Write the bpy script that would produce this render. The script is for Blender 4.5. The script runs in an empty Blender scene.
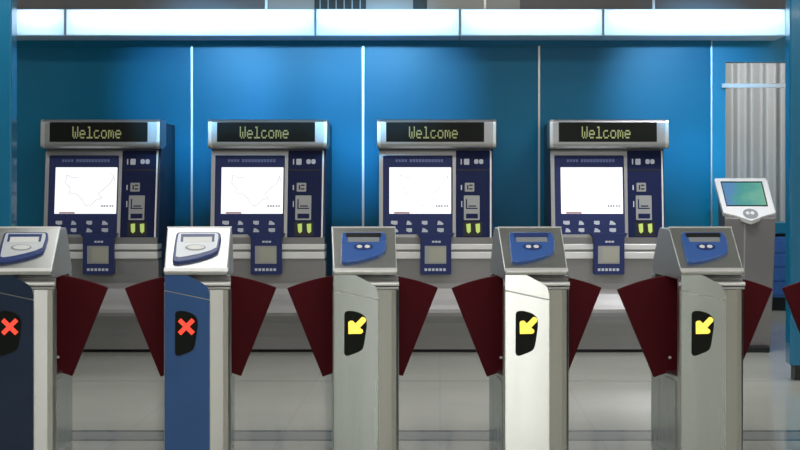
import bpy, bmesh, math, random
from mathutils import Vector, Matrix
random.seed(4)
S = bpy.context.scene
COL = S.collection
F, PX, PY, EYE = 1800.0, 440.0, 182.0, 1.28      # focal length (px), principal point (px), eye height (m)

# ------------------------------------------------------------------ materials
def mat(name, col, metal=0.0, rough=0.5, var=0.06, scale=(6, 6, 6), spec=0.5, emit=None, estr=0.0, coat=0.0, bump=0.0):
    m = bpy.data.materials.new(name); m.use_nodes = True
    nt = m.node_tree; b = nt.nodes['Principled BSDF']
    b.inputs['Metallic'].default_value = metal
    b.inputs['Specular IOR Level'].default_value = spec
    b.inputs['Coat Weight'].default_value = coat
    b.inputs['Coat Roughness'].default_value = 0.05
    tc = nt.nodes.new('ShaderNodeTexCoord'); mp = nt.nodes.new('ShaderNodeMapping')
    mp.inputs['Scale'].default_value = scale
    nz = nt.nodes.new('ShaderNodeTexNoise'); nz.inputs['Scale'].default_value = 1.0; nz.inputs['Detail'].default_value = 4
    nt.links.new(tc.outputs['Object'], mp.inputs['Vector']); nt.links.new(mp.outputs[0], nz.inputs['Vector'])
    mr = nt.nodes.new('ShaderNodeMapRange')
    mr.inputs['To Min'].default_value = 1 - var; mr.inputs['To Max'].default_value = 1 + var
    nt.links.new(nz.outputs['Fac'], mr.inputs['Value'])
    mx = nt.nodes.new('ShaderNodeVectorMath'); mx.operation = 'SCALE'
    mx.inputs[0].default_value = col[:3]
    nt.links.new(mr.outputs[0], mx.inputs['Scale']); nt.links.new(mx.outputs[0], b.inputs['Base Color'])
    mr2 = nt.nodes.new('ShaderNodeMapRange')
    mr2.inputs['To Min'].default_value = max(0.02, rough * 0.85); mr2.inputs['To Max'].default_value = min(1, rough * 1.15)
    nt.links.new(nz.outputs['Fac'], mr2.inputs['Value']); nt.links.new(mr2.outputs[0], b.inputs['Roughness'])
    if bump:
        bp = nt.nodes.new('ShaderNodeBump'); bp.inputs['Strength'].default_value = bump; bp.inputs['Distance'].default_value = 0.002
        nt.links.new(nz.outputs['Fac'], bp.inputs['Height']); nt.links.new(bp.outputs[0], b.inputs['Normal'])
    if emit:
        b.inputs['Emission Color'].default_value = (*emit, 1); b.inputs['Emission Strength'].default_value = estr
    return m

STEEL = mat('brushed steel', (0.60, 0.61, 0.60), 1, 0.30, 0.05, (40, 40, 1.5))
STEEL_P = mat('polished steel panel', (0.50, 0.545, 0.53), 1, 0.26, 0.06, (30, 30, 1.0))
STEEL_GLARE = mat('steel panel with painted glare', (0.72, 0.735, 0.715), 1, 0.22, 0.04, (30, 30, 1.0))  # paler copy of the steel panel, reflected light put into its colour
ALU = mat('satin aluminium', (0.66, 0.67, 0.66), 1, 0.38, 0.04, (2, 40, 40))
CHROME = mat('bright chrome edge', (0.85, 0.86, 0.87), 1, 0.15, 0.03)
RAIL = mat('bright satin rail', (0.88, 0.88, 0.88), 0.5, 0.45, 0.03)
NOSE = mat('polished nose steel', (0.82, 0.84, 0.82), 1, 0.24, 0.03)
SURROUND = mat('grey metal surround', (0.42, 0.42, 0.43), 0.9, 0.4, 0.05, (2, 40, 40))
KIOSKGREY = mat('warm grey kiosk column', (0.25, 0.235, 0.235), 0.6, 0.45, 0.05)
BODYGREY = mat('grey machine body', (0.30, 0.295, 0.30), 0.75, 0.42, 0.05, (2, 30, 30))
NAVYPANEL = mat('navy gate front', (0.012, 0.030, 0.075), 0.3, 0.35, 0.08, coat=0.4)  # dark navy tone for one gate front
BLUEPANEL = mat('blue gate front', (0.045, 0.13, 0.36), 0.45, 0.32, 0.08, coat=0.4)  # mid blue tone for another gate front
NAVY = mat('navy casing', (0.012, 0.030, 0.105), 0.1, 0.4, 0.06)
INDIGO = mat('indigo bezel', (0.032, 0.045, 0.15), 0.0, 0.5, 0.06, spec=0.15)
DARKNAVY = mat('dark navy control panel', (0.013, 0.020, 0.080), 0.0, 0.5, 0.06, spec=0.12)
READER = mat('blue reader housing', (0.045, 0.14, 0.48), 0.0, 0.28, 0.06, coat=0.3)
READER_RIM = mat('deep blue reader rim', (0.02, 0.05, 0.22), 0.0, 0.3, 0.06, coat=0.3)
READER_FACE = mat('silver reader face', (0.72, 0.76, 0.82), 0.2, 0.3, 0.04)
LCD = mat('pale reader display', (0.85, 0.88, 0.88), 0, 0.25, 0.03)
LCDGREY = mat('grey reader display', (0.30, 0.33, 0.36), 0, 0.25, 0.03)
BLACK = mat('black plastic', (0.006, 0.007, 0.008), 0, 0.4, 0.1)
BLACKGLASS = mat('black display glass', (0.004, 0.006, 0.004), 0, 0.5, 0.1, spec=0.2)
RED = mat('maroon flap', (0.088, 0.004, 0.009), 0, 0.6, 0.10, (9, 9, 9), spec=0.15)
WHITE = mat('white plastic', (0.88, 0.89, 0.90), 0, 0.35, 0.03)
ICON = mat('pale icon print', (0.62, 0.66, 0.76), 0, 0.5, 0.03)
ICONDIM = mat('dim blue print', (0.13, 0.17, 0.38), 0, 0.5, 0.03)
BEIGE = mat('beige tray flap', (0.42, 0.42, 0.36), 0, 0.4, 0.08)
GREYPLATE = mat('grey slot plate', (0.38, 0.39, 0.40), 0.3, 0.4, 0.05)
LIME = mat('lime lit slot', (0.4, 0.5, 0.1), 0, 0.4, 0.04, emit=(0.45, 0.60, 0.16), estr=0.55)
CROSS = mat('red lit cross', (0.6, 0.05, 0.03), 0, 0.5, 0.03, emit=(1.0, 0.055, 0.03), estr=1.15)
ARROW = mat('yellow lit arrow', (0.7, 0.6, 0.1), 0, 0.5, 0.03, emit=(1.0, 0.74, 0.10), estr=1.0)
LED = mat('yellow green dots', (0.3, 0.35, 0.15), 0, 0.5, 0.03, emit=(0.42, 0.41, 0.19), estr=0.30)
SCREEN = mat('lit white screen', (0.5, 0.5, 0.5), 0, 0.3, 0.02, emit=(0.93, 0.95, 1.0), estr=0.96)
MAPLINE = mat('faint grey route line', (0.3, 0.3, 0.3), 0, 0.4, 0.03, emit=(0.75, 0.76, 0.80), estr=0.56)
MAPTEXT = mat('grey screen lettering', (0.1, 0.1, 0.1), 0, 0.4, 0.03, emit=(0.4, 0.42, 0.45), estr=0.5)
MAPRED = mat('brown screen bar', (0.2, 0.08, 0.08), 0, 0.4, 0.03, emit=(0.42, 0.22, 0.22), estr=0.5)
WALLBLUE = mat('glossy blue wall panel', (0.005, 0.20, 0.375), 0, 0.3, 0.05, (2, 2, 0.6), spec=0.25)
TEAL = mat('teal trim', (0.010, 0.12, 0.20), 0, 0.3, 0.05)
PILLARBLUE = mat('glossy blue pillar', (0.008, 0.17, 0.34), 0, 0.15, 0.06, (3, 3, 0.6), coat=0.5)
DOORBLUE = mat('blue opening frame', (0.010, 0.28, 0.50), 0, 0.3, 0.05)
CABBLUE = mat('blue cabinet front', (0.05, 0.16, 0.48), 0, 0.45, 0.05)
CABTEAL = mat('teal cabinet top', (0.015, 0.19, 0.33), 0, 0.4, 0.05)
CURTAIN = mat('pale grey curtain cloth', (0.52, 0.54, 0.54), 0, 0.85, 0.04)
FASCIA = mat('grey fascia', (0.5, 0.5, 0.49), 0.2, 0.45, 0.08, (1, 3, 30))
FASCIA_D = mat('dark grey fascia', (0.20, 0.19, 0.20), 0.2, 0.45, 0.15, (0.5, 3, 40))
HALL = mat('pale hall wall', (0.56, 0.53, 0.45), 0, 0.7, 0.04)
CEIL = mat('pale ceiling', (0.6, 0.6, 0.6), 0, 0.8, 0.03)
TUBE = mat('white tube lamp', (0.9, 0.9, 0.9), 0, 0.5, 0.01, emit=(0.93, 0.97, 1.0), estr=8.5)

def diffuser_mat():
    m = bpy.data.materials.new('milky diffuser'); m.use_nodes = True
    nt = m.node_tree; nt.nodes.clear()
    o = nt.nodes.new('ShaderNodeOutputMaterial'); t = nt.nodes.new('ShaderNodeBsdfTranslucent')
    t.inputs['Color'].default_value = (0.84, 0.92, 0.98, 1)
    nt.links.new(t.outputs[0], o.inputs['Surface'])
    return m
DIFFUSER = diffuser_mat()
BOXIN = mat('pale blue box lining', (0.62, 0.80, 0.92), 0, 0.8, 0.02)

def floor_mat():
    m = bpy.data.materials.new('polished stone tiles'); m.use_nodes = True
    nt = m.node_tree; b = nt.nodes['Principled BSDF']; L = nt.links.new
    tc = nt.nodes.new('ShaderNodeTexCoord')
    br = nt.nodes.new('ShaderNodeTexBrick'); br.offset = 0
    br.inputs['Scale'].default_value = 1.0; br.inputs['Brick Width'].default_value = 0.8; br.inputs['Row Height'].default_value = 0.8
    br.inputs['Mortar Size'].default_value = 0.004
    br.inputs['Color1'].default_value = (0.47, 0.485, 0.435, 1); br.inputs['Color2'].default_value = (0.495, 0.505, 0.46, 1)
    br.inputs['Mortar'].default_value = (0.44, 0.445, 0.42, 1)
    L(tc.outputs['Object'], br.inputs['Vector'])
    nz = nt.nodes.new('ShaderNodeTexNoise'); nz.inputs['Scale'].default_value = 1.3; nz.inputs['Detail'].default_value = 5
    L(tc.outputs['Object'], nz.inputs['Vector'])
    mr = nt.nodes.new('ShaderNodeMapRange'); mr.inputs['To Min'].default_value = 0.9; mr.inputs['To Max'].default_value = 1.1
    L(nz.outputs['Fac'], mr.inputs['Value'])
    # inlaid dark border across the floor behind the gate line
    sx = nt.nodes.new('ShaderNodeSeparateXYZ'); L(tc.outputs['Object'], sx.inputs[0])
    def band(lo, hi):
        a = nt.nodes.new('ShaderNodeMath'); a.operation = 'GREATER_THAN'; a.inputs[1].default_value = lo
        c = nt.nodes.new('ShaderNodeMath'); c.operation = 'LESS_THAN'; c.inputs[1].default_value = hi
        d = nt.nodes.new('ShaderNodeMath'); d.operation = 'MULTIPLY'
        L(sx.outputs['Y'], a.inputs[0]); L(sx.outputs['Y'], c.inputs[0]); L(a.outputs[0], d.inputs[0]); L(c.outputs[0], d.inputs[1])
        return d
    prev = br.outputs['Color']
    for lo, hi, c in ((8.93, 9.27, (0.30, 0.32, 0.315, 1)), (8.90, 8.95, (0.12, 0.14, 0.14, 1)), (9.22, 9.28, (0.10, 0.12, 0.12, 1)), (11.55, 11.60, (0.36, 0.37, 0.36, 1))):
        d1 = band(lo, hi)
        mix = nt.nodes.new('ShaderNodeMix'); mix.data_type = 'RGBA'
        L(d1.outputs[0], mix.inputs['Factor']); L(prev, mix.inputs['A'])
        mix.inputs['B'].default_value = c
        prev = mix.outputs['Result']
    sc = nt.nodes.new('ShaderNodeVectorMath'); sc.operation = 'SCALE'
    L(mix.outputs['Result'], sc.inputs[0]); L(mr.outputs[0], sc.inputs['Scale'])
    L(sc.outputs[0], b.inputs['Base Color'])
    b.inputs['Roughness'].default_value = 0.13
    return m
FLOOR = floor_mat()

# ------------------------------------------------------------------ helpers
def link(name, bm, material, parent=None, smooth=False):
    bmesh.ops.recalc_face_normals(bm, faces=bm.faces)
    me = bpy.data.meshes.new(name); bm.to_mesh(me); bm.free()
    if smooth:
        for p in me.polygons: p.use_smooth = True
        me.set_sharp_from_angle(angle=math.radians(50))
    me.materials.append(material)
    o = bpy.data.objects.new(name, me); COL.objects.link(o)
    if smooth:
        wn = o.modifiers.new('weighted normals', 'WEIGHTED_NORMAL'); wn.keep_sharp = True; wn.weight = 80
    if parent: o.parent = parent
    return o

def tag(o, label=None, cat=None, group=None, kind=None):
    if label: o['label'] = label
    if cat: o['category'] = cat
    if group: o['group'] = group
    if kind: o['kind'] = kind
    return o

def thing(name, label, cat, loc=(0, 0, 0), rz=0, group=None):
    o = bpy.data.objects.new(name, None); COL.objects.link(o)
    o.empty_display_size = 0.1
    o.location = loc; o.rotation_euler = (0, 0, rz)
    return tag(o, label, cat, group)

def bev(bm, w, seg=2):
    if w: bmesh.ops.bevel(bm, geom=list(bm.edges), offset=w, segments=seg, affect='EDGES', profile=0.5, clamp_overlap=True)

def add_box(bm, x0, x1, y0, y1, z0, z1):
    v = [bm.verts.new(p) for p in ((x0,y0,z0),(x1,y0,z0),(x1,y1,z0),(x0,y1,z0),(x0,y0,z1),(x1,y0,z1),(x1,y1,z1),(x0,y1,z1))]
    for f in ((0,1,2,3),(4,5,6,7),(0,1,5,4),(1,2,6,5),(2,3,7,6),(3,0,4,7)): bm.faces.new([v[i] for i in f])

def box(name, x0, x1, y0, y1, z0, z1, m, parent=None, b=0.0, seg=2):
    bm = bmesh.new(); add_box(bm, x0, x1, y0, y1, z0, z1); bmesh.ops.recalc_face_normals(bm, faces=bm.faces); bev(bm, b, seg)
    return link(name, bm, m, parent, smooth=b > 0)

def add_loft(bm, A, B):
    a = [bm.verts.new(p) for p in A]; c = [bm.verts.new(p) for p in B]; n = len(a)
    bm.faces.new(a); bm.faces.new(c[::-1])
    for i in range(n): bm.faces.new((a[i], a[(i+1) % n], c[(i+1) % n], c[i]))

def loft(name, A, B, m, parent=None, b=0.0, seg=2):
    bm = bmesh.new(); add_loft(bm, A, B); bmesh.ops.recalc_face_normals(bm, faces=bm.faces); bev(bm, b, seg)
    return link(name, bm, m, parent, smooth=b > 0)

def profile_x(name, prof, x0, x1, m, parent=None, b=0.0, seg=2):
    """extrude a (y, z) profile along x"""
    return loft(name, [(x0, y, z) for y, z in prof], [(x1, y, z) for y, z in prof], m, parent, b, seg)

def plate(name, poly, fn, t0, t1, m, parent=None, b=0.0, seg=2):
    """poly in face units; fn(u, v, t) gives the local point, t metres off the face (minus = towards the viewer)"""
    return loft(name, [fn(u, v, t0) for u, v in poly], [fn(u, v, t1) for u, v in poly], m, parent, b, seg)

def plates(name, polys, fn, t0, t1, m, parent=None):
    bm = bmesh.new()
    for poly in polys: add_loft(bm, [fn(u, v, t0) for u, v in poly], [fn(u, v, t1) for u, v in poly])
    return link(name, bm, m, parent)

def ring(name, outer, inner, fn, t0, t1, m, parent=None):
    bm = bmesh.new(); n = len(outer)
    vs = [[bm.verts.new(fn(u, v, t)) for u, v in P] for P, t in ((outer, t0), (inner, t0), (inner, t1), (outer, t1))]
    for i in range(n):
        j = (i + 1) % n
        for k in range(4):
            a, c = vs[k], vs[(k+1) % 4]
            bm.faces.new((a[i], a[j], c[j], c[i]))
    return link(name, bm, m, parent)

def R(u0, v0, u1, v1): return [(u0, v0), (u1, v0), (u1, v1), (u0, v1)]
def rr(u0, v0, u1, v1, r, n=4):
    out = []
    for cx, cy, a in ((u1-r, v0+r, -90), (u1-r, v1-r, 0), (u0+r, v1-r, 90), (u0+r, v0+r, 180)):
        for k in range(n+1):
            t = math.radians(a + 90*k/n); out.append((cx + r*math.cos(t), cy + r*math.sin(t)))
    return out
def ell(cu, cv, ru, rv, n=18): return [(cu + ru*math.cos(2*math.pi*k/n), cv + rv*math.sin(2*math.pi*k/n)) for k in range(n)]
def seg_quad(a, c, w):
    dx, dy = c[0]-a[0], c[1]-a[1]; l = math.hypot(dx, dy) or 1; nx, ny = -dy/l*w/2, dx/l*w/2
    return [(a[0]+nx, a[1]+ny), (c[0]+nx, c[1]+ny), (c[0]-nx, c[1]-ny), (a[0]-nx, a[1]-ny)]

def face(d0, dy):
    """a front standing d0 metres away whose depth offset is dy(v): measures u (from its centre line) and v (down the picture) into metres"""
    def fn(u, v, t=0.0):
        e = dy(v) if callable(dy) else dy
        s = (d0 + e) / F
        return (u*s, e + t, EYE - (v - PY)*s)
    return fn
def XW(px, d): return (px - PX)*d/F
def ZW(py, d): return EYE - (py - PY)*d/F

# ------------------------------------------------------------------ setting
def struct(name, o_args, m, label, cat, b=0.0):
    return tag(box(name, *o_args, m, None, b), label, cat, kind='structure')

DW = 14.4           # the blue wall
struct('floor', (-7, 7, -6, 20, -0.1, 0.0), FLOOR, 'polished pale stone tiled floor of the station hall', 'floor')
struct('ceiling', (-7, 7, -6, 20, 3.4, 3.5), CEIL, 'pale ceiling of the station hall', 'ceiling')
struct('wall_left', (-7.1, -7, -6, 20, 0, 3.4), HALL, 'pale side wall at the left of the hall', 'wall')
struct('wall_right', (7, 7.1, -6, 20, 0, 3.4), HALL, 'pale side wall at the right of the hall', 'wall')
struct('wall_front', (-7, 7, -6.1, -6, 0, 3.4), HALL, 'pale wall of the hall facing the ticket machines', 'wall')
xo, xj, xr = XW(711, DW), XW(725.5, DW), XW(795, DW)
struct('wall_back', (-7, xo, DW, DW+0.15, 0, 3.4), WALLBLUE, 'glossy blue panelled wall behind the ticket machines', 'wall')
struct('wall_back_side', (xr, 7, DW, DW+0.15, 0, 3.4), WALLBLUE, 'blue wall right of the curtained opening', 'wall')
struct('trim_1', (XW(191, DW), XW(193, DW), DW-0.012, DW, 0, ZW(46, DW)), ALU, 'thin metal joint strip on the blue wall between the first and second machine', 'wall trim')
struct('trim_2', (XW(362, DW), XW(364.2, DW), DW-0.012, DW, 0, ZW(46, DW)), ALU, 'thin metal joint strip on the blue wall between the second and third machine', 'wall trim')
struct('trim_3', (XW(538, DW), XW(540, DW), DW-0.012, DW, 0, ZW(46, DW)), ALU, 'thin metal joint strip on the blue wall between the third and fourth machine', 'wall trim')
struct('trim_4', (XW(710.5, DW), XW(712, DW), DW-0.014, DW, 0, ZW(38, DW)), ALU, 'thin metal edge strip of the blue wall beside the curtained opening', 'wall trim')
struct('trim_5', (-7, XW(710.5, DW), DW-0.03, DW, ZW(46, DW), ZW(36, DW)), WALLBLUE, 'blue band along the top of the blue wall', 'wall trim')
# curtained opening at the right
struct('trim_6', (xo, xj, DW, DW+0.15, 0, 3.4), DOORBLUE, 'bright blue upright frame of the curtained opening', 'door frame')
struct('trim_7', (xj, xr, DW, DW+0.15, ZW(62, DW), 3.4), DOORBLUE, 'bright blue lintel over the curtained opening', 'door frame')
struct('wall_recess_back', (1.0, 6.5, 18.8, 18.9, 0, 3.4), HALL, 'pale wall behind the curtain', 'wall')
struct('wall_recess_left', (1.3, 1.4, DW+0.15, 18.8, 0, 3.4), HALL, 'pale side wall inside the curtained opening', 'wall')

# bulkhead above the light boxes
DB = 13.9
def fascia(px0, px1, m, label, i):
    struct('trim_%d' % i, (XW(px0, DB), XW(px1, DB), DB+0.04, DB+0.3, ZW(9, DB), 3.4), m, label, 'fascia')
fascia(-160, 268, FASCIA_D, 'dark grey fascia above the light boxes over the left machines', 8)
fascia(268, 520, FASCIA, 'pale grey fascia around the black vent above the light boxes', 9)
fascia(520, 1000, FASCIA_D, 'dark grey louvred fascia above the light boxes over the right machine', 10)
g = thing('vent_grille', 'black slotted vent in the fascia above the second light box joint', 'vent', (XW(340, DB), DB+0.04, ZW(8.6, DB)))
box('vent_back', -0.20, 0.20, -0.012, -0.001, 0, 0.34, BLACK, g)
for k in range(6): box('slat', -0.155+k*0.062-0.004, -0.155+k*0.062+0.004, -0.022, -0.0115, 0.0, 0.34, GREYPLATE, g)
tag(box('service_hatch', XW(413, DB), XW(427, DB), DB+0.025, DB+0.042, ZW(8.6, DB), 3.0, BLACK, None, 0.003), 'small black hatch in the pale fascia right of the vent', 'hatch')
for px, nm in ((266, 'left'), (485, 'mid'), (654, 'right')):
    lab = {'left': 'pale upright strip on the fascia left of the vent', 'mid': 'pale upright strip on the fascia right of the small black hatch',
           'right': 'pale upright strip on the dark fascia over the fourth machine'}[nm]
    tag(box('fascia_strip', XW(px-1.5, DB), XW(px+1.5, DB), DB+0.02, DB+0.042, ZW(9, DB), 3.3, ALU, None, 0.002), lab, 'trim strip')

# pillars
def pillar(x0, x1, label):
    d = 11.6
    o = thing('pillar', label, 'pillar', ((x0+x1)/2, d, 0)); o['kind'] = 'structure'
    h = (x1-x0)/2
    box('shaft', -h, h, 0, 0.16, ZW(366, d), 3.4, PILLARBLUE, o, 0.012, 3)
    box('plinth', -h+0.035, h-0.035, 0.02, 0.15, 0, ZW(366, d)+0.01, BLACK, o)
    return o
pillar(XW(790, 11.6), XW(790, 11.6)+0.6, 'glossy blue pillar on a black foot beside the curtained opening')
pillar(XW(11.5, 11.6)-0.6, XW(11.5, 11.6), 'glossy blue pillar behind the navy-fronted gate')

# ------------------------------------------------------------------ light boxes
def light_box(px0, px1, label):
    x0, x1 = XW(px0, DB), XW(px1, DB); z0, z1 = ZW(35.6, DB), ZW(9, DB)
    w = x1-x0; h = z1-z0
    t = thing('light_box', label, 'light box', ((x0+x1)/2, DB, z0), 0, 'lit white boxes above the blue wall')
    g_ = 0.008
    bm = bmesh.new(); D = 0.489
    add_box(bm, -w/2, w/2, 0.0, D, h-0.004, h)            # top
    add_box(bm, -w/2, w/2, 0.0, D, 0, 0.006)              # bottom
    add_box(bm, -w/2, w/2, D, D+0.01, 0, h)               # back
    add_box(bm, -w/2, -w/2+g_, 0.0, D, 0.006, h-0.004); add_box(bm, w/2-g_, w/2, 0.0, D, 0.006, h-0.004)
    link('housing', bm, BOXIN, t)
    bm = bmesh.new()
    vs = [bm.verts.new(p) for p in ((-w/2+g_, 0.004, 0.006), (w/2-g_, 0.004, 0.006), (w/2-g_, 0.004, h-0.004), (-w/2+g_, 0.004, h-0.004))]
    bm.faces.new(vs); link('diffuser', bm, DIFFUSER, t)
    bm = bmesh.new()
    bmesh.ops.create_cone(bm, cap_ends=True, segments=10, radius1=0.014, radius2=0.014, depth=w-0.05,
                          matrix=Matrix.Translation((0, 0.12, h-0.045)) @ Matrix.Rotation(math.pi/2, 4, 'Y'))
    link('tube_lamp', bm, TUBE, t)
    return t
light_box(-140, 14, 'lit white box reaching behind the pillar at the far left')
light_box(14.5, 64.8, 'short lit white box next to the left blue pillar')
light_box(65.4, 314.8, 'longest lit white box, above the two left machines')
light_box(315.6, 459.6, 'lit white box above the third machine, under the black vent')
light_box(460.4, 602.8, 'lit white box above the wall joint between third and fourth machine')
light_box(603.6, 786, 'lit white box above the fourth machine and the curtained opening')

# ------------------------------------------------------------------ ticket gate
GD = 8.0
def make_gate(c, label, variant, mast_mat, yaw=math.radians(4.1), fan=21.9):
    t = thing('ticket_gate', label, 'ticket gate', (XW(c, GD), GD, 0), yaw, 'ticket gates in a row')
    z = lambda v: EYE - (v-PY)*GD/F
    H = 0.1422
    # lower body, core, rear post
    box('lower_body', -H+0.003, H-0.003, 0.062, 0.70, 0.0, 0.41, STEEL, t, 0.004)
    for s in (-1, 1):
        x0, x1 = (H-0.0028, H-0.0005) if s > 0 else (-H+0.0005, -H+0.0028)
        box('side_panel', x0, x1, 0.10, 0.48, 0.03, 0.385, STEEL_P, t, 0.001)
        box('side_panel', x0, x1, 0.487, 0.68, 0.03, 0.385, STEEL_P, t, 0.001)
    box('core', -0.07, 0.07, 0.062, 0.62, 0.411, 0.842, BLACK, t)
    box('rear_post', -H+0.004, H-0.004, 0.62, 0.70, 0.411, 0.842, STEEL, t, 0.006)
    # front mast with its angled right corner
    plan = [(-H, 0.061), (-H, 0.008), (-H+0.008, 0.0), (0.056, 0.0), (0.062, 0.002), (0.118, 0.012), (0.140, 0.021), (0.149, 0.031), (0.153, 0.044), (0.153, 0.061)]
    loft('front_mast', [(x, y, 0.0) for x, y in plan], [(x, y, 0.800) for x, y in plan], STEEL, t, 0)
    # ribbed nose under the reader plate, in darker metal to deepen its groove shade
    prof = [(0.061, 0.801), (0.004, 0.801), (0.000, 0.806), (0.002, 0.812), (0.012, 0.814), (0.036, 0.815), (0.040, 0.836), (0.034, 0.852), (0.010, 0.857), (0.0, 0.8625), (0.061, 0.8625)]
    profile_x('nose', prof, -H+0.001, 0.150, SURROUND, t, 0)
    bead = [(0.038 if k in (0, 10) else 0.0065-0.0125*math.sin(math.pi*k/10), 0.8255-0.0095*math.cos(math.pi*k/10)) for k in range(11)]
    profile_x('nose_bead', bead, -H+0.002, 0.151, RAIL, t, 0)  # pale material stands in for the bead's highlight
    # front panel and its curved cap, a seam between them
    P = face(GD, 0.0)
    front = mast_mat
    box('corner_trim', 0.0592, 0.0625, -0.0045, 0.004, 0.0, 0.799, NOSE, t, 0.001)
    plate('front_panel', [(-31.2, 290.8), (13.2, 300.4), (13.2, 469.5), (-31.2, 469.5)], P, -0.009, -0.0005, front, t, 0.0015)
    cap = [(-31.2, 271.6), (-24, 271.4), (-18, 272.0), (-13, 273.4), (-9.4, 275.0), (-5, 277.1), (-0.5, 279.6), (4, 281.9), (8, 284.3), (10.8, 286.8), (12.3, 290), (13.2, 295), (13.2, 299.3), (-31.2, 289.7)]
    plate('front_cap', cap, P, -0.0095, -0.0015, front, t, 0.0012)
    # hood
    hood = [(0.004, 0.8635), (0.0, 0.872), (0.245, 1.057), (0.27, 1.064), (0.49, 1.066), (0.52, 1.055), (0.70, 0.872), (0.70, 0.843), (0.064, 0.843), (0.064, 0.8635)]
    profile_x('hood', hood, -H+0.006, H-0.006, ALU, t, 0.005)
    # sloping reader plate
    Q = face(GD, lambda v: (272.0-v)/43.5*0.25 - 0.004)
    def Qr(u, v, k=0.0): return Qn(u*1.04, 250 + (v-250)*0.97 + 2.1, k)
    def Qn(u, v, k=0.0):            # k metres along the plate normal, minus = outwards
        x, y, zz = Q(u, v); return (x, y + k*0.60, zz - k*0.80)
    plate('reader_plate', R(-32.0, 228.6, 32.0, 274.0), Qn, -0.012, 0.010, STEEL, t, 0.007, 4)
    plate('plate_lip', R(-32.0, 270.2, 32.0, 273.4), Qn, -0.0135, -0.0115, RAIL, t, 0.0008)  # pale strip paints the highlight along the lip
    plate('plate_lip', R(-32.0, 228.8, 32.0, 229.9), Qn, -0.0135, -0.0115, RAIL, t, 0.0006)
    # card reader
    body = [(-20, 234), (18.5, 234), (21, 235.5), (21.8, 240), (21, 248), (19.5, 254), (14, 257.2), (4, 260.6), (-8, 263.6), (-18, 264.8), (-22.6, 264), (-23, 260), (-22.2, 245), (-21.4, 236)]
    rd = plate('card_reader', body, Qr, -0.028, -0.009, READER if variant == 'arrow' else READER_RIM, t, 0.006, 4)
    if variant == 'arrow':
        plate('slot', rr(-17.5, 235.4, 16.5, 239.6, 1.2), Qr, -0.0292, -0.027, BLACK if mast_mat is STEEL_P else READER_RIM, rd)
        plate('display', rr(-15.5, 239.8, 14.5, 244.6, 1.0), Qr, -0.0292, -0.027, LCDGREY, rd)
        plate('dial', ell(-1, 249.6, 9.5, 3.6), Qr, -0.0292, -0.027, READER_RIM, rd)
        for cu in (-4.6, 2.8): plate('card_icon', ell(cu, 249.4, 2.7, 1.7, 10), Qr, -0.0300, -0.0288, WHITE, rd)
    else:
        fc = [(-18.4, 235.6), (17.4, 235.6), (18.8, 237), (19.2, 241), (18, 250.4), (12, 253.6), (2, 256.6), (-9, 259.2), (-17, 260.4), (-20, 259.4), (-20, 246), (-19.2, 237)]
        plate('face', fc, Qr, -0.0294, -0.027, READER_FACE, rd)
        plate('slot', R(-16.5, 236.6, 15.5, 239.4), Qr, -0.0302, -0.029, READER_RIM, rd)
        plate('slot_cheek', R(-16.5, 239.2, -14.2, 244.5), Qr, -0.0302, -0.029, READER_RIM, rd)
        plate('slot_cheek', R(13.2, 239.2, 15.5, 244.5), Qr, -0.0302, -0.029, READER_RIM, rd)
        plate('display', R(-13.8, 239.8, 12.8, 245), Qr, -0.0302, -0.029, LCD, rd)
        plate('dial', ell(-2, 250.6, 10, 3.2), Qr, -0.0300, -0.029, GREYPLATE, rd)
        plate('dial_face', ell(-1.6, 250.2, 8, 2.2), Qr, -0.0306, -0.0296, LCD, rd)
    # sign on the front panel
    sg = [(-20.6, 313.5), (-19.6, 311.6), (-17, 310.6), (-12, 310.8), (-6, 312.4), (-2.6, 314.2), (0.2, 316.8), (1.7, 320.5), (1.6, 327), (0.4, 335), (-1.2, 345), (-2.6, 349), (-5.5, 351.2), (-12, 353.8), (-16.5, 355.4), (-19.4, 355.2), (-20.8, 353)]
    sp = plate('sign_plate', sg, P, -0.014, -0.0085, BLACKGLASS, t, 0.001)
    if variant == 'arrow':
        ar = [(-16.6, 333.6), (-16.8, 322), (-15, 320.4), (-12.2, 320.4), (-9.6, 323.2), (-3.2, 316.8), (-0.8, 317), (1.0, 319), (0.8, 321), (-5.4, 327.6), (-2.4, 329.4), (-2.0, 331.6), (-3.8, 333.4)]
        ar = [(a, b_) for a, b_ in ar]
        plate('yellow_arrow', ar, P, -0.0152, -0.0138, ARROW, sp)
    else:
        cx, cy, a, w = -9.6, 326.4, 8.4, 3.1
        pts = []
        q = [(0, -w), (a-w, -a), (a, -a+w), (w, 0), (a, a-w), (a-w, a), (0, w), (-a+w, a), (-a, a-w), (-w, 0), (-a, -a+w), (-a+w, -a)]
        plate('red_cross', [(cx+x, cy+y) for x, y in q], P, -0.0152, -0.0138, CROSS, sp)
    # fan-shaped flaps turning about a pivot near the floor
    zp = -0.08
    for s in (-1, 1):
        pts = []
        for r, a0, a1 in ((0.937, 4.6, fan), (0.495, fan+0.1, 8.3)):
            for k in range(13):
                an = math.radians(a0 + (a1-a0)*k/12); pts.append((s*r*math.sin(an), zp + r*math.cos(an)))
        fl = loft('flap', [(x, 0.335, zz) for x, zz in pts], [(x, 0.362, zz) for x, zz in pts], RED, t, 0.004, 2)
        bm = bmesh.new()
        bmesh.ops.create_cone(bm, cap_ends=True, segments=12, radius1=0.0075, radius2=0.005, depth=0.008,
                              matrix=Matrix.Translation((s*0.120, 0.331, 0.468)) @ Matrix.Rotation(math.pi/2, 4, 'X'))
        link('rivet', bm, WHITE, fl)
    return t

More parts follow.
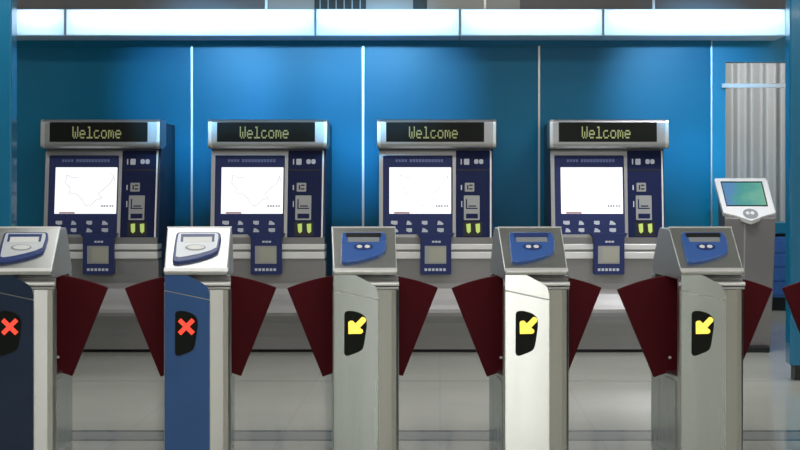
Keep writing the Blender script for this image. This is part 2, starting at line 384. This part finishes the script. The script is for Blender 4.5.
make_gate(20, 'navy-fronted ticket gate with a red cross, beside the left blue pillar', 'cross', NAVYPANEL)
make_gate(196.2, 'medium-blue-fronted ticket gate with a lit red cross sign', 'cross', BLUEPANEL)
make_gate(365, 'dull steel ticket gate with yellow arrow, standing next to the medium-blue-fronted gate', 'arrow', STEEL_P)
make_gate(536, 'brightest gleaming white steel ticket gate with a yellow arrow', 'arrow', STEEL_GLARE)
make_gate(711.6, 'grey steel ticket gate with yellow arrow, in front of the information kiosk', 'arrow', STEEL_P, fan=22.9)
make_gate(880, 'ticket gate showing only a red flap at the right edge, before the blue pillar', 'arrow', STEEL_P)

# ------------------------------------------------------------------ ticket machine
MD = 13.5
GLYPH = {'W': '10001 10001 10001 10101 10101 10101 01010', 'e': '00000 00000 01110 10001 11111 10000 01110', 'l': '01100 00100 00100 00100 00100 00100 11111',
         'c': '00000 00000 01110 10000 10000 10001 01110', 'o': '00000 00000 01110 10001 10001 10001 01110', 'm': '00000 00000 11010 10101 10101 10101 10001'}
def make_machine(c, label):
    t = thing('ticket_machine', label, 'ticket machine', (XW(c, MD), MD, 0), 0, 'ticket machines along the blue wall')
    s0 = MD/F
    slope = lambda v: 0.02 + max(0.0, (237.0-v))/87.0*0.11
    P = face(MD, slope); Hd = face(MD, 0.0)
    # cabinet flanks (full height, navy) and grey lower body with its bulge
    x0, x1 = -58*s0, 57*s0
    D = 0.88
    side = [(0.06, 0.025), (0.06, 0.70), (0.055, 0.86), (0.175, 1.52), (0.06, 1.60), (0.06, 1.735), (D, 1.735), (D, 0.025)]
    profile_x('side_panel', side, x0, x0+0.025, NAVY, t, 0.004)
    profile_x('side_panel', side, x1-0.025, x1, NAVY, t, 0.004)
    profile_x('back_casing', [(0.20, 0.026), (0.20, 1.72), (D-0.01, 1.72), (D-0.01, 0.026)], x0+0.026, x1-0.026, NAVY, t)
    low = [(0.05, 0.690), (0.012, 0.688), (0.010, 0.52), (0.004, 0.48), (-0.012, 0.44), (-0.036, 0.40), (-0.062, 0.36), (-0.080, 0.33), (-0.087, 0.305), (-0.084, 0.28), (-0.070, 0.255), (-0.050, 0.225), (-0.030, 0.18), (-0.012, 0.12), (0.0, 0.06), (0.006, 0.025), (0.19, 0.025), (0.19, 0.690)]
    profile_x('lower_body', low, x0+0.001, x1+0.006, BODYGREY, t, 0)
    box('plinth', x0+0.02, x1-0.02, 0.075, D-0.03, 0.0, 0.0245, BLACK, t)
    # bright rails under the screen
    z = lambda v: EYE-(v-PY)*s0
    for v0, v1 in ((244.0, 249.6), (251.8, 258.8)):
        box('rail', x0+0.002, x1+0.002, -0.012, 0.19, z(v1), z(v0), RAIL, t, 0.006, 3)
    box('rail_gap', x0+0.006, x1-0.002, 0.008, 0.19, z(261), z(237.4), BODYGREY, t)
    # header with its display
    hz0, hz1 = z(148.6), z(119.4)
    hp = [(0.05, hz0), (0.006, hz0+0.006), (-0.008, hz0+0.018), (-0.013, hz0+0.032), (-0.013, hz0+0.05), (-0.004, hz1-0.022), (0.006, hz1-0.006), (0.02, hz1), (0.30, hz1), (0.30, hz0+0.03), (0.16, hz0)]
    profile_x('header', hp, -59.5*s0, 59.5*s0, SURROUND, t, 0.004, 2)
    HF = face(MD, lambda v: -0.0135 + max(0.0, 141.8-v)/20*0.0085)
    for sgn in (-1, 1):
        hc = [(y-0.003 if y < 0.1 else y, zz) for y, zz in hp]
        xa, xb = sgn*59.7*s0, sgn*55.6*s0
        profile_x('end_cap', hc, min(xa, xb), max(xa, xb), ALU, t, 0.004, 2)
    db = plate('display_board', R(-50.5, 122.2, 47.5, 141.8), HF, -0.004, 0.012, BLACKGLASS, t, 0.001)
    dots = []
    u0, v0, cu, rv = -27.6, 126.6, 1.19, 1.72
    for i, ch in enumerate('Welcome'):
        for r, row in enumerate(GLYPH[ch].split()):
            for k, b_ in enumerate(row):
                if b_ == '1':
                    uu, vv = u0+(i*6+k)*cu, v0+r*rv
                    dots.append(R(uu, vv, uu+cu*0.92, vv+rv*0.86))
    plates('lettering', dots, HF, -0.006, -0.0038, LED, db)
    # slanted front: backing, silver surround, screen bezel
    plate('front_plate', R(-57.2, 149.5, 54.6, 237), P, 0.004, 0.05, BODYGREY, t)
    ring('screen_surround', R(-57.4, 151.5, 19.2, 238), R(-53.6, 155.4, 16.0, 234.4), P, -0.012, 0.006, SURROUND, t)
    bz = ring('screen_bezel', rr(-53.6, 155.4, 16.0, 234.4, 2), rr(-47.4, 167.2, 14.6, 213.8, 0.6), P, -0.006, 0.008, INDIGO, t)
    sc_ = plate('screen', R(-47.3, 167.3, 14.5, 213.7), P, -0.001, 0.008, SCREEN, t)
    lines = [(-36, 175, -30, 178), (-36, 175, -37, 183), (-37, 183, -32, 188), (-32, 188, -33, 193), (-33, 193, -26, 194), (-26, 194, -21, 198), (-21, 198, -17, 205), (-17, 205, -12, 206), (6, 172, 11, 176), (10, 179, 8, 183), (-4, 194, 0, 198), (0, 198, -6, 200), (-30, 178, -24, 177), (11, 176, 12, 182), (-12, 206, -6, 200), (-4, 194, 8, 183), (11, 176, 10, 179)]
    plates('route_map', [seg_quad(l[:2], l[2:], 0.65) for l in lines], P, -0.0022, -0.0008, MAPLINE, sc_)
    plates('screen_lettering', [R(-1+k*2.6, 205.2, 1.0+k*2.6, 206.8) for k in (0, 1, 2)] + [R(7.5+k*2.4, 205.2, 9.2+k*2.4, 206.8) for k in (0, 1)], P, -0.0022, -0.0008, MAPTEXT, sc_)
    plate('screen_bar', R(-42.5, 212.0, -27, 213.5), P, -0.0022, -0.0008, MAPRED, sc_)
    plates('bezel_lettering', [R(-41+k*3.0, 159.4, -41+k*3.0+2.2, 162.0) for k in range(4)] + [R(-27+k*3.1, 159.2, -27+k*3.1+2.5, 162.2) for k in range(11)], P, -0.0066, -0.0058, ICONDIM, bz)
    for row, v in enumerate((222.8, 230.2)):
        for k in range(4):
            u = -45.6 + k*15.4 + (2 if row and k == 0 else 0)
            w = (6.5, 5.2, 5.6, 6.0)[(k+row) % 4]
            shape = [[(u, v-2), (u+w, v-2), (u+w, v+1.6), (u+w*0.5, v+2.0), (u, v+1)], [(u+0.8, v-2.2), (u+3, v-1.8), (u+w, v+0.4), (u+w, v+2), (u, v+2)]][(k+row) % 2]
            plate('button_icon', shape, P, -0.0068, -0.0058, ICON, bz)
    # right control panel
    cp = plate('control_panel', rr(19.4, 150.4, 53.0, 237.4, 1.2), P, -0.010, 0.006, DARKNAVY, t, 0.0015)
    plate('edge_strip', R(53.4, 151, 54.8, 238), P, -0.012, 0.006, RAIL, t)
    T0, T1 = -0.0112, -0.0095
    for q in (R(24, 159, 25.2, 164.5), rr(27.4, 158.8, 32.6, 164.8, 0.8), rr(37.5, 159.2, 41.8, 164, 1.6), rr(42.4, 159.2, 46.6, 164, 1.6), R(24.2, 185, 25.4, 190), R(24.6, 201, 25.6, 207)):
        plate('sign_icon', q, P, T0, T1, ICON, cp)
    plate('panel_seam', R(20.4, 169.4, 52.4, 170.6), P, T0, T1, BLACK, cp)
    plate('coin_slot', rr(28.2, 182.8, 37.6, 191.6, 0.8), P, -0.0150, T1, GREYPLATE, cp)
    plates('coin_mark', [R(30.4, 185.0, 31.8, 189.6), R(32.6, 184.6, 36, 186), R(32.6, 188.2, 36, 189.6)], P, -0.0158, -0.0148, BLACK, cp)
    cs = plate('card_slot', rr(27.2, 195.4, 43.0, 220.0, 0.8), P, -0.0170, T1, GREYPLATE, cp)
    plates('slot_mark', [R(29.2, 199, 30.4, 208), R(29.2, 207.8, 41, 208.9), R(29.4, 213.6, 41.2, 218.4), R(32, 205.4, 39.6, 206.6)], P, -0.0180, -0.0168, DARKNAVY, cp)
    plate('lit_recess', R(26.4, 221.8, 45.6, 236.0), P, T0, T1, BLACK, cp)
    for u in (29.6, 38.8):
        plate('lit_slot', [(u, 224.0), (u+4.4, 223.4), (u+4.6, 231.5), (u+2.4, 233.4), (u+0.6, 231.5)], P, -0.0122, -0.0108, LIME, cp)
    # ticket tray hanging below the screen
    T = face(MD, 0.0)
    tr = plate('ticket_tray', rr(-16.2, 237.5, 14.6, 274.2, 1.6), T, -0.055, -0.006, INDIGO, t, 0.004)
    plate('tray_neck', [(-20, 233), (18, 233), (14.6, 238), (-16.2, 238)], T, -0.050, 0.005, INDIGO, t, 0.002)
    plate('tray_flap', R(-11.8, 245.6, 9.6, 263.4), T, -0.0575, -0.054, GREYPLATE, tr)
    plate('tray_window', R(-7.2, 247.4, 9.4, 261.8), T, -0.0590, -0.057, BEIGE, tr)
    plates('tray_lettering', [R(-4.6+k*3.1, 240.6, -4.6+k*3.1+2.5, 242.4) for k in range(3)] + [R(-12+k*3.7, 268, -12+k*3.7+2.6, 270.6) for k in range(6)], T, -0.0566, -0.0545, ICON, tr)
    return t
make_machine(100.4, 'ticket machine standing behind the gap between the navy and the medium-blue gate')
make_machine(267.6, 'ticket machine standing behind the gap just right of the medium-blue-fronted gate')
make_machine(436.6, 'ticket machine standing behind the gap between dull and brightest steel gates')
make_machine(609.2, 'ticket machine nearest to the information kiosk, right of the brightest gate')

# ------------------------------------------------------------------ information kiosk
KD = 13.55
k = thing('information_kiosk', 'slim grey information kiosk with a white-framed tilted green screen', 'information kiosk', (XW(748, KD), KD, 0))
KF = face(KD, lambda v: -0.12 + (222-v)/41*0.45)
def KN(u, v, q=0.0):
    x, y, zz = KF(u, v); return (x - (0.0), y + q*0.62, zz - q*0.78)
sh = lambda v: 0.0
pl = [(-26.2, 181.0), (24.0, 181.0), (25.6, 183), (26.4, 215.6), (12, 219.2), (4, 222.4), (0.4, 223.6), (-3.6, 222.4), (-12, 219.0), (-26.2, 215.4), (-27.0, 183)]
sp = plate('screen_frame', pl, KN, -0.03, 0.012, WHITE, k, 0.006, 3)
def kiosk_screen():
    m = bpy.data.materials.new('blue green lit screen'); m.use_nodes = True
    nt = m.node_tree; b = nt.nodes['Principled BSDF']; tc = nt.nodes.new('ShaderNodeTexCoord')
    nz = nt.nodes.new('ShaderNodeTexNoise'); nz.inputs['Scale'].default_value = 5; nz.inputs['Detail'].default_value = 2
    gr = nt.nodes.new('ShaderNodeSeparateXYZ'); nt.links.new(tc.outputs['Object'], gr.inputs[0])
    ad = nt.nodes.new('ShaderNodeMath'); ad.operation = 'MULTIPLY_ADD'; ad.inputs[1].default_value = 2.6; ad.inputs[2].default_value = 0.08
    nt.links.new(gr.outputs['X'], ad.inputs[0])
    a2 = nt.nodes.new('ShaderNodeMath'); nt.links.new(ad.outputs[0], a2.inputs[0]); nt.links.new(nz.outputs['Fac'], a2.inputs[1])
    nt.links.new(tc.outputs['Object'], nz.inputs['Vector'])
    cr = nt.nodes.new('ShaderNodeValToRGB'); e = cr.color_ramp.elements
    e[0].position = 0.25; e[0].color = (0.10, 0.26, 0.50, 1); e[1].position = 0.95; e[1].color = (0.20, 0.50, 0.34, 1)
    m1 = e.new(0.55); m1.color = (0.07, 0.34, 0.30, 1)
    nt.links.new(a2.outputs[0], cr.inputs[0])
    nt.links.new(cr.outputs[0], b.inputs['Emission Color']); b.inputs['Emission Strength'].default_value = 0.85
    b.inputs['Base Color'].default_value = (0.02, 0.03, 0.04, 1); b.inputs['Roughness'].default_value = 0.3
    return m
bzk = plate('screen_bezel', R(-21.6, 184.6, 20.0, 209.6), KN, -0.032, -0.028, BLACK, sp)
plate('screen', R(-20.6, 186.0, 18.8, 208.4), KN, -0.0335, -0.031, kiosk_screen(), sp)
plate('speaker', ell(0.6, 217, 7.6, 5.0), KN, -0.033, -0.028, GREYPLATE, sp)
plates('speaker_mark', [ell(-2.2, 216.4, 2.0, 1.6, 10), ell(2.6, 216.4, 2.0, 1.6, 10)], KN, -0.0345, -0.032, WHITE, sp)
s = KD/F
loft('column', [(-25.5*s, -0.10, ZW(218, KD)), (25.5*s, -0.10, ZW(218, KD)), (25.5*s, 0.22, ZW(190, KD)-0.0), (-25.5*s, 0.22, ZW(190, KD))],
     [(-23*s, 0.0, 0.045), (22.6*s, 0.0, 0.045), (22.6*s, 0.30, 0.045), (-23*s, 0.30, 0.045)], KIOSKGREY, k, 0.006)
plate('seam', R(-6, 224, -4.6, 346), face(KD, lambda v: -0.10 + (v-218)/128*0.10), -0.002, 0.01, GREYPLATE, k)
box('foot', -0.21, 0.155, -0.05, 0.33, 0.0, 0.044, BLACK, k, 0.005)

# ------------------------------------------------------------------ things in the curtained opening
CD = 17.9
cb = thing('cabinet', 'low blue cabinet on a black base, between kiosk and right pillar', 'cabinet', (XW(770, CD), CD, 0))
w = 0.34
box('base', -w, w, 0.0, 0.5, 0, 0.13, BLACK, cb)
box('body', -w, w, 0.0, 0.5, 0.131, 0.735, CABBLUE, cb, 0.004)
for kx in range(6): 
    for kz in range(4):
        box('drawer_front', -w+0.03+kx*0.104, -w+0.03+kx*0.104+0.088, -0.006, 0.001, 0.16+kz*0.14, 0.16+kz*0.14+0.12, CABBLUE, cb, 0.002)
box('recess_strip', -w+0.005, w-0.005, 0.012, 0.5, 0.7355, 0.765, BLACK, cb)
box('top', -w-0.01, w+0.01, -0.01, 0.51, 0.7655, 0.875, CABTEAL, cb, 0.006)

bm = bmesh.new(); n = 120
x0, x1 = 2.45, XW(786, 18.6)
A, B_, A2, B2 = [], [], [], []
for i in range(n+1):
    f = i/n; x = x0+(x1-x0)*f
    y = 18.62 + 0.045*math.sin(f*2*math.pi*7.5) + 0.03*math.sin(f*2*math.pi*3.1+1)
    A.append(bm.verts.new((x, y, 0.04))); B_.append(bm.verts.new((x, y, 2.95)))
    A2.append(bm.verts.new((x, y+0.008, 0.04))); B2.append(bm.verts.new((x, y+0.008, 2.95)))
for i in range(n):
    bm.faces.new((A[i], A[i+1], B_[i+1], B_[i])); bm.faces.new((A2[i], B2[i], B2[i+1], A2[i+1]))
    bm.faces.new((A[i], A2[i], A2[i+1], A[i+1])); bm.faces.new((B_[i], B_[i+1], B2[i+1], B2[i]))
bm.faces.new((A[0], B_[0], B2[0], A2[0])); bm.faces.new((A[n], A2[n], B2[n], B_[n]))
tag(link('curtain', bm, CURTAIN, None, True), 'pale grey pleated curtain hanging in the opening behind the kiosk', 'curtain')
box_r = thing('crossbar', 'white horizontal bar across the curtained opening', 'crossbar', (XW(755, DW), DW-0.03, ZW(86, DW)))
box('bar', -34*DW/F, 36*DW/F, -0.02, 0.02, -0.018, 0.018, WHITE, box_r, 0.006, 3)
for sx in (-30, 33.5): box('bracket', sx*DW/F-0.012, sx*DW/F+0.012, 0.0195, 0.0301, -0.02, 0.02, GREYPLATE, box_r)

# ------------------------------------------------------------------ lights
def area(name, loc, target, sx, sy, power, col=(1, 1, 1), spread=180):
    l = bpy.data.lights.new(name, 'AREA'); l.shape = 'RECTANGLE'; l.size = sx; l.size_y = sy; l.energy = power; l.color = col
    l.spread = math.radians(spread)
    o = bpy.data.objects.new(name, l); COL.objects.link(o); o.location = loc
    o.rotation_euler = (Vector(target)-Vector(loc)).to_track_quat('-Z', 'Y').to_euler()
    return o
def spot(name, loc, target, power, ang, col, blend=0.8, r=0.1):
    l = bpy.data.lights.new(name, 'SPOT'); l.energy = power; l.spot_size = math.radians(ang); l.spot_blend = blend; l.color = col; l.shadow_soft_size = r
    o = bpy.data.objects.new(name, l); COL.objects.link(o); o.location = loc
    o.rotation_euler = (Vector(target)-Vector(loc)).to_track_quat('-Z', 'Y').to_euler()
    return o
for x in (-3.5, 0, 3.5):
    area('ceiling_lamp', (x, 11.0, 3.36), (x, 11.0, 0), 2.2, 0.5, 37, (1, 0.97, 0.92))
    area('ceiling_lamp', (x, 6.2, 3.36), (x, 6.2, 0), 2.2, 0.5, 36, (1, 0.97, 0.92))
    area('ceiling_lamp', (x, 1.0, 3.36), (x, 1.0, 0), 2.2, 0.5, 46, (1, 0.97, 0.92))
area('gate_front_fill', (2.7, -5.9, 1.4), (2.7, 8, 1.0), 1.4, 2.6, 48, (1, 1, 0.97))  # added light behind the camera, reflected by one gate front to brighten it
area('plate_fill', (-1.45, 8.75, 3.36), (-1.45, 8.75, 0), 1.3, 0.7, 9, (1, 1, 0.98))  # unseen light added to whiten the two left reader plates
area('kiosk_fill', (2.1, 12.3, 3.36), (2.1, 12.6, 0), 0.8, 0.5, 26, (1, 1, 1), 120)  # unseen light added to brighten the kiosk's white frame
area('side_fill', (-5.5, 8.5, 3.3), (-6.9, 8.5, 1.2), 0.5, 4.0, 40, (1, 0.95, 0.85))  # added fill on the left wall, lifts the gates' left flanks
area('side_fill', (5.5, 8.5, 3.3), (6.9, 8.5, 1.2), 0.5, 5.0, 55, (1, 0.98, 0.94))  # added fill on the right wall for the gates' corner strips
area('side_fill', (4.6, -1.0, 3.3), (6.9, -4.5, 1.0), 2.0, 2.0, 110, (1, 0.98, 0.94))  # added fill for the hall corner that the strips reflect
area('curtain_fill', (3.0, 17.0, 3.36), (3.2, 18.2, 1.2), 1.2, 0.6, 75, (1, 1, 1))  # unseen light added to brighten the curtain
blue = (0.20, 0.60, 1.0)
for px, pw in ((205, 170), (265, 80), (325, 80), (390, 175), (692, 165), (26, 30)):
    x = XW(px, DW)
    spot('wall_fill', (x, 11.0, 2.72), (x, DW, 1.97), pw*1.8, 28, blue, 0.85, 0.08)  # added blue spots that make the wall's bright patches
for px, pw in ((352, 230), (182, 150), (692, 140), (30, 90), (518, 30)):
    x = XW(px, DW)
    spot('wall_fill', (x, 11.0, 2.72), (x, DW, 1.35), pw, 13, blue, 0.8, 0.06)  # added narrow blue spots, brighten the lower wall between machines

w = bpy.data.worlds.new('World'); S.world = w; w.use_nodes = True
w.node_tree.nodes['Background'].inputs[0].default_value = (0.5, 0.55, 0.6, 1); w.node_tree.nodes['Background'].inputs[1].default_value = 0.1

# ------------------------------------------------------------------ camera
cd = bpy.data.cameras.new('Camera'); cam = bpy.data.objects.new('Camera', cd); COL.objects.link(cam)
cam.location = (0, 0, EYE); cam.rotation_euler = (math.pi/2, 0, 0)
cd.sensor_width = 36; cd.lens = 36*F/800; cd.clip_end = 100
cd.shift_x = (400-PX)/800; cd.shift_y = -(225-PY)/800
S.camera = cam
S.view_settings.view_transform = 'Standard'; S.view_settings.look = 'None'
S.view_settings.exposure = 0.0; S.view_settings.gamma = 1.0; S.view_settings.use_curve_mapping = False
S.cycles.max_bounces = 8
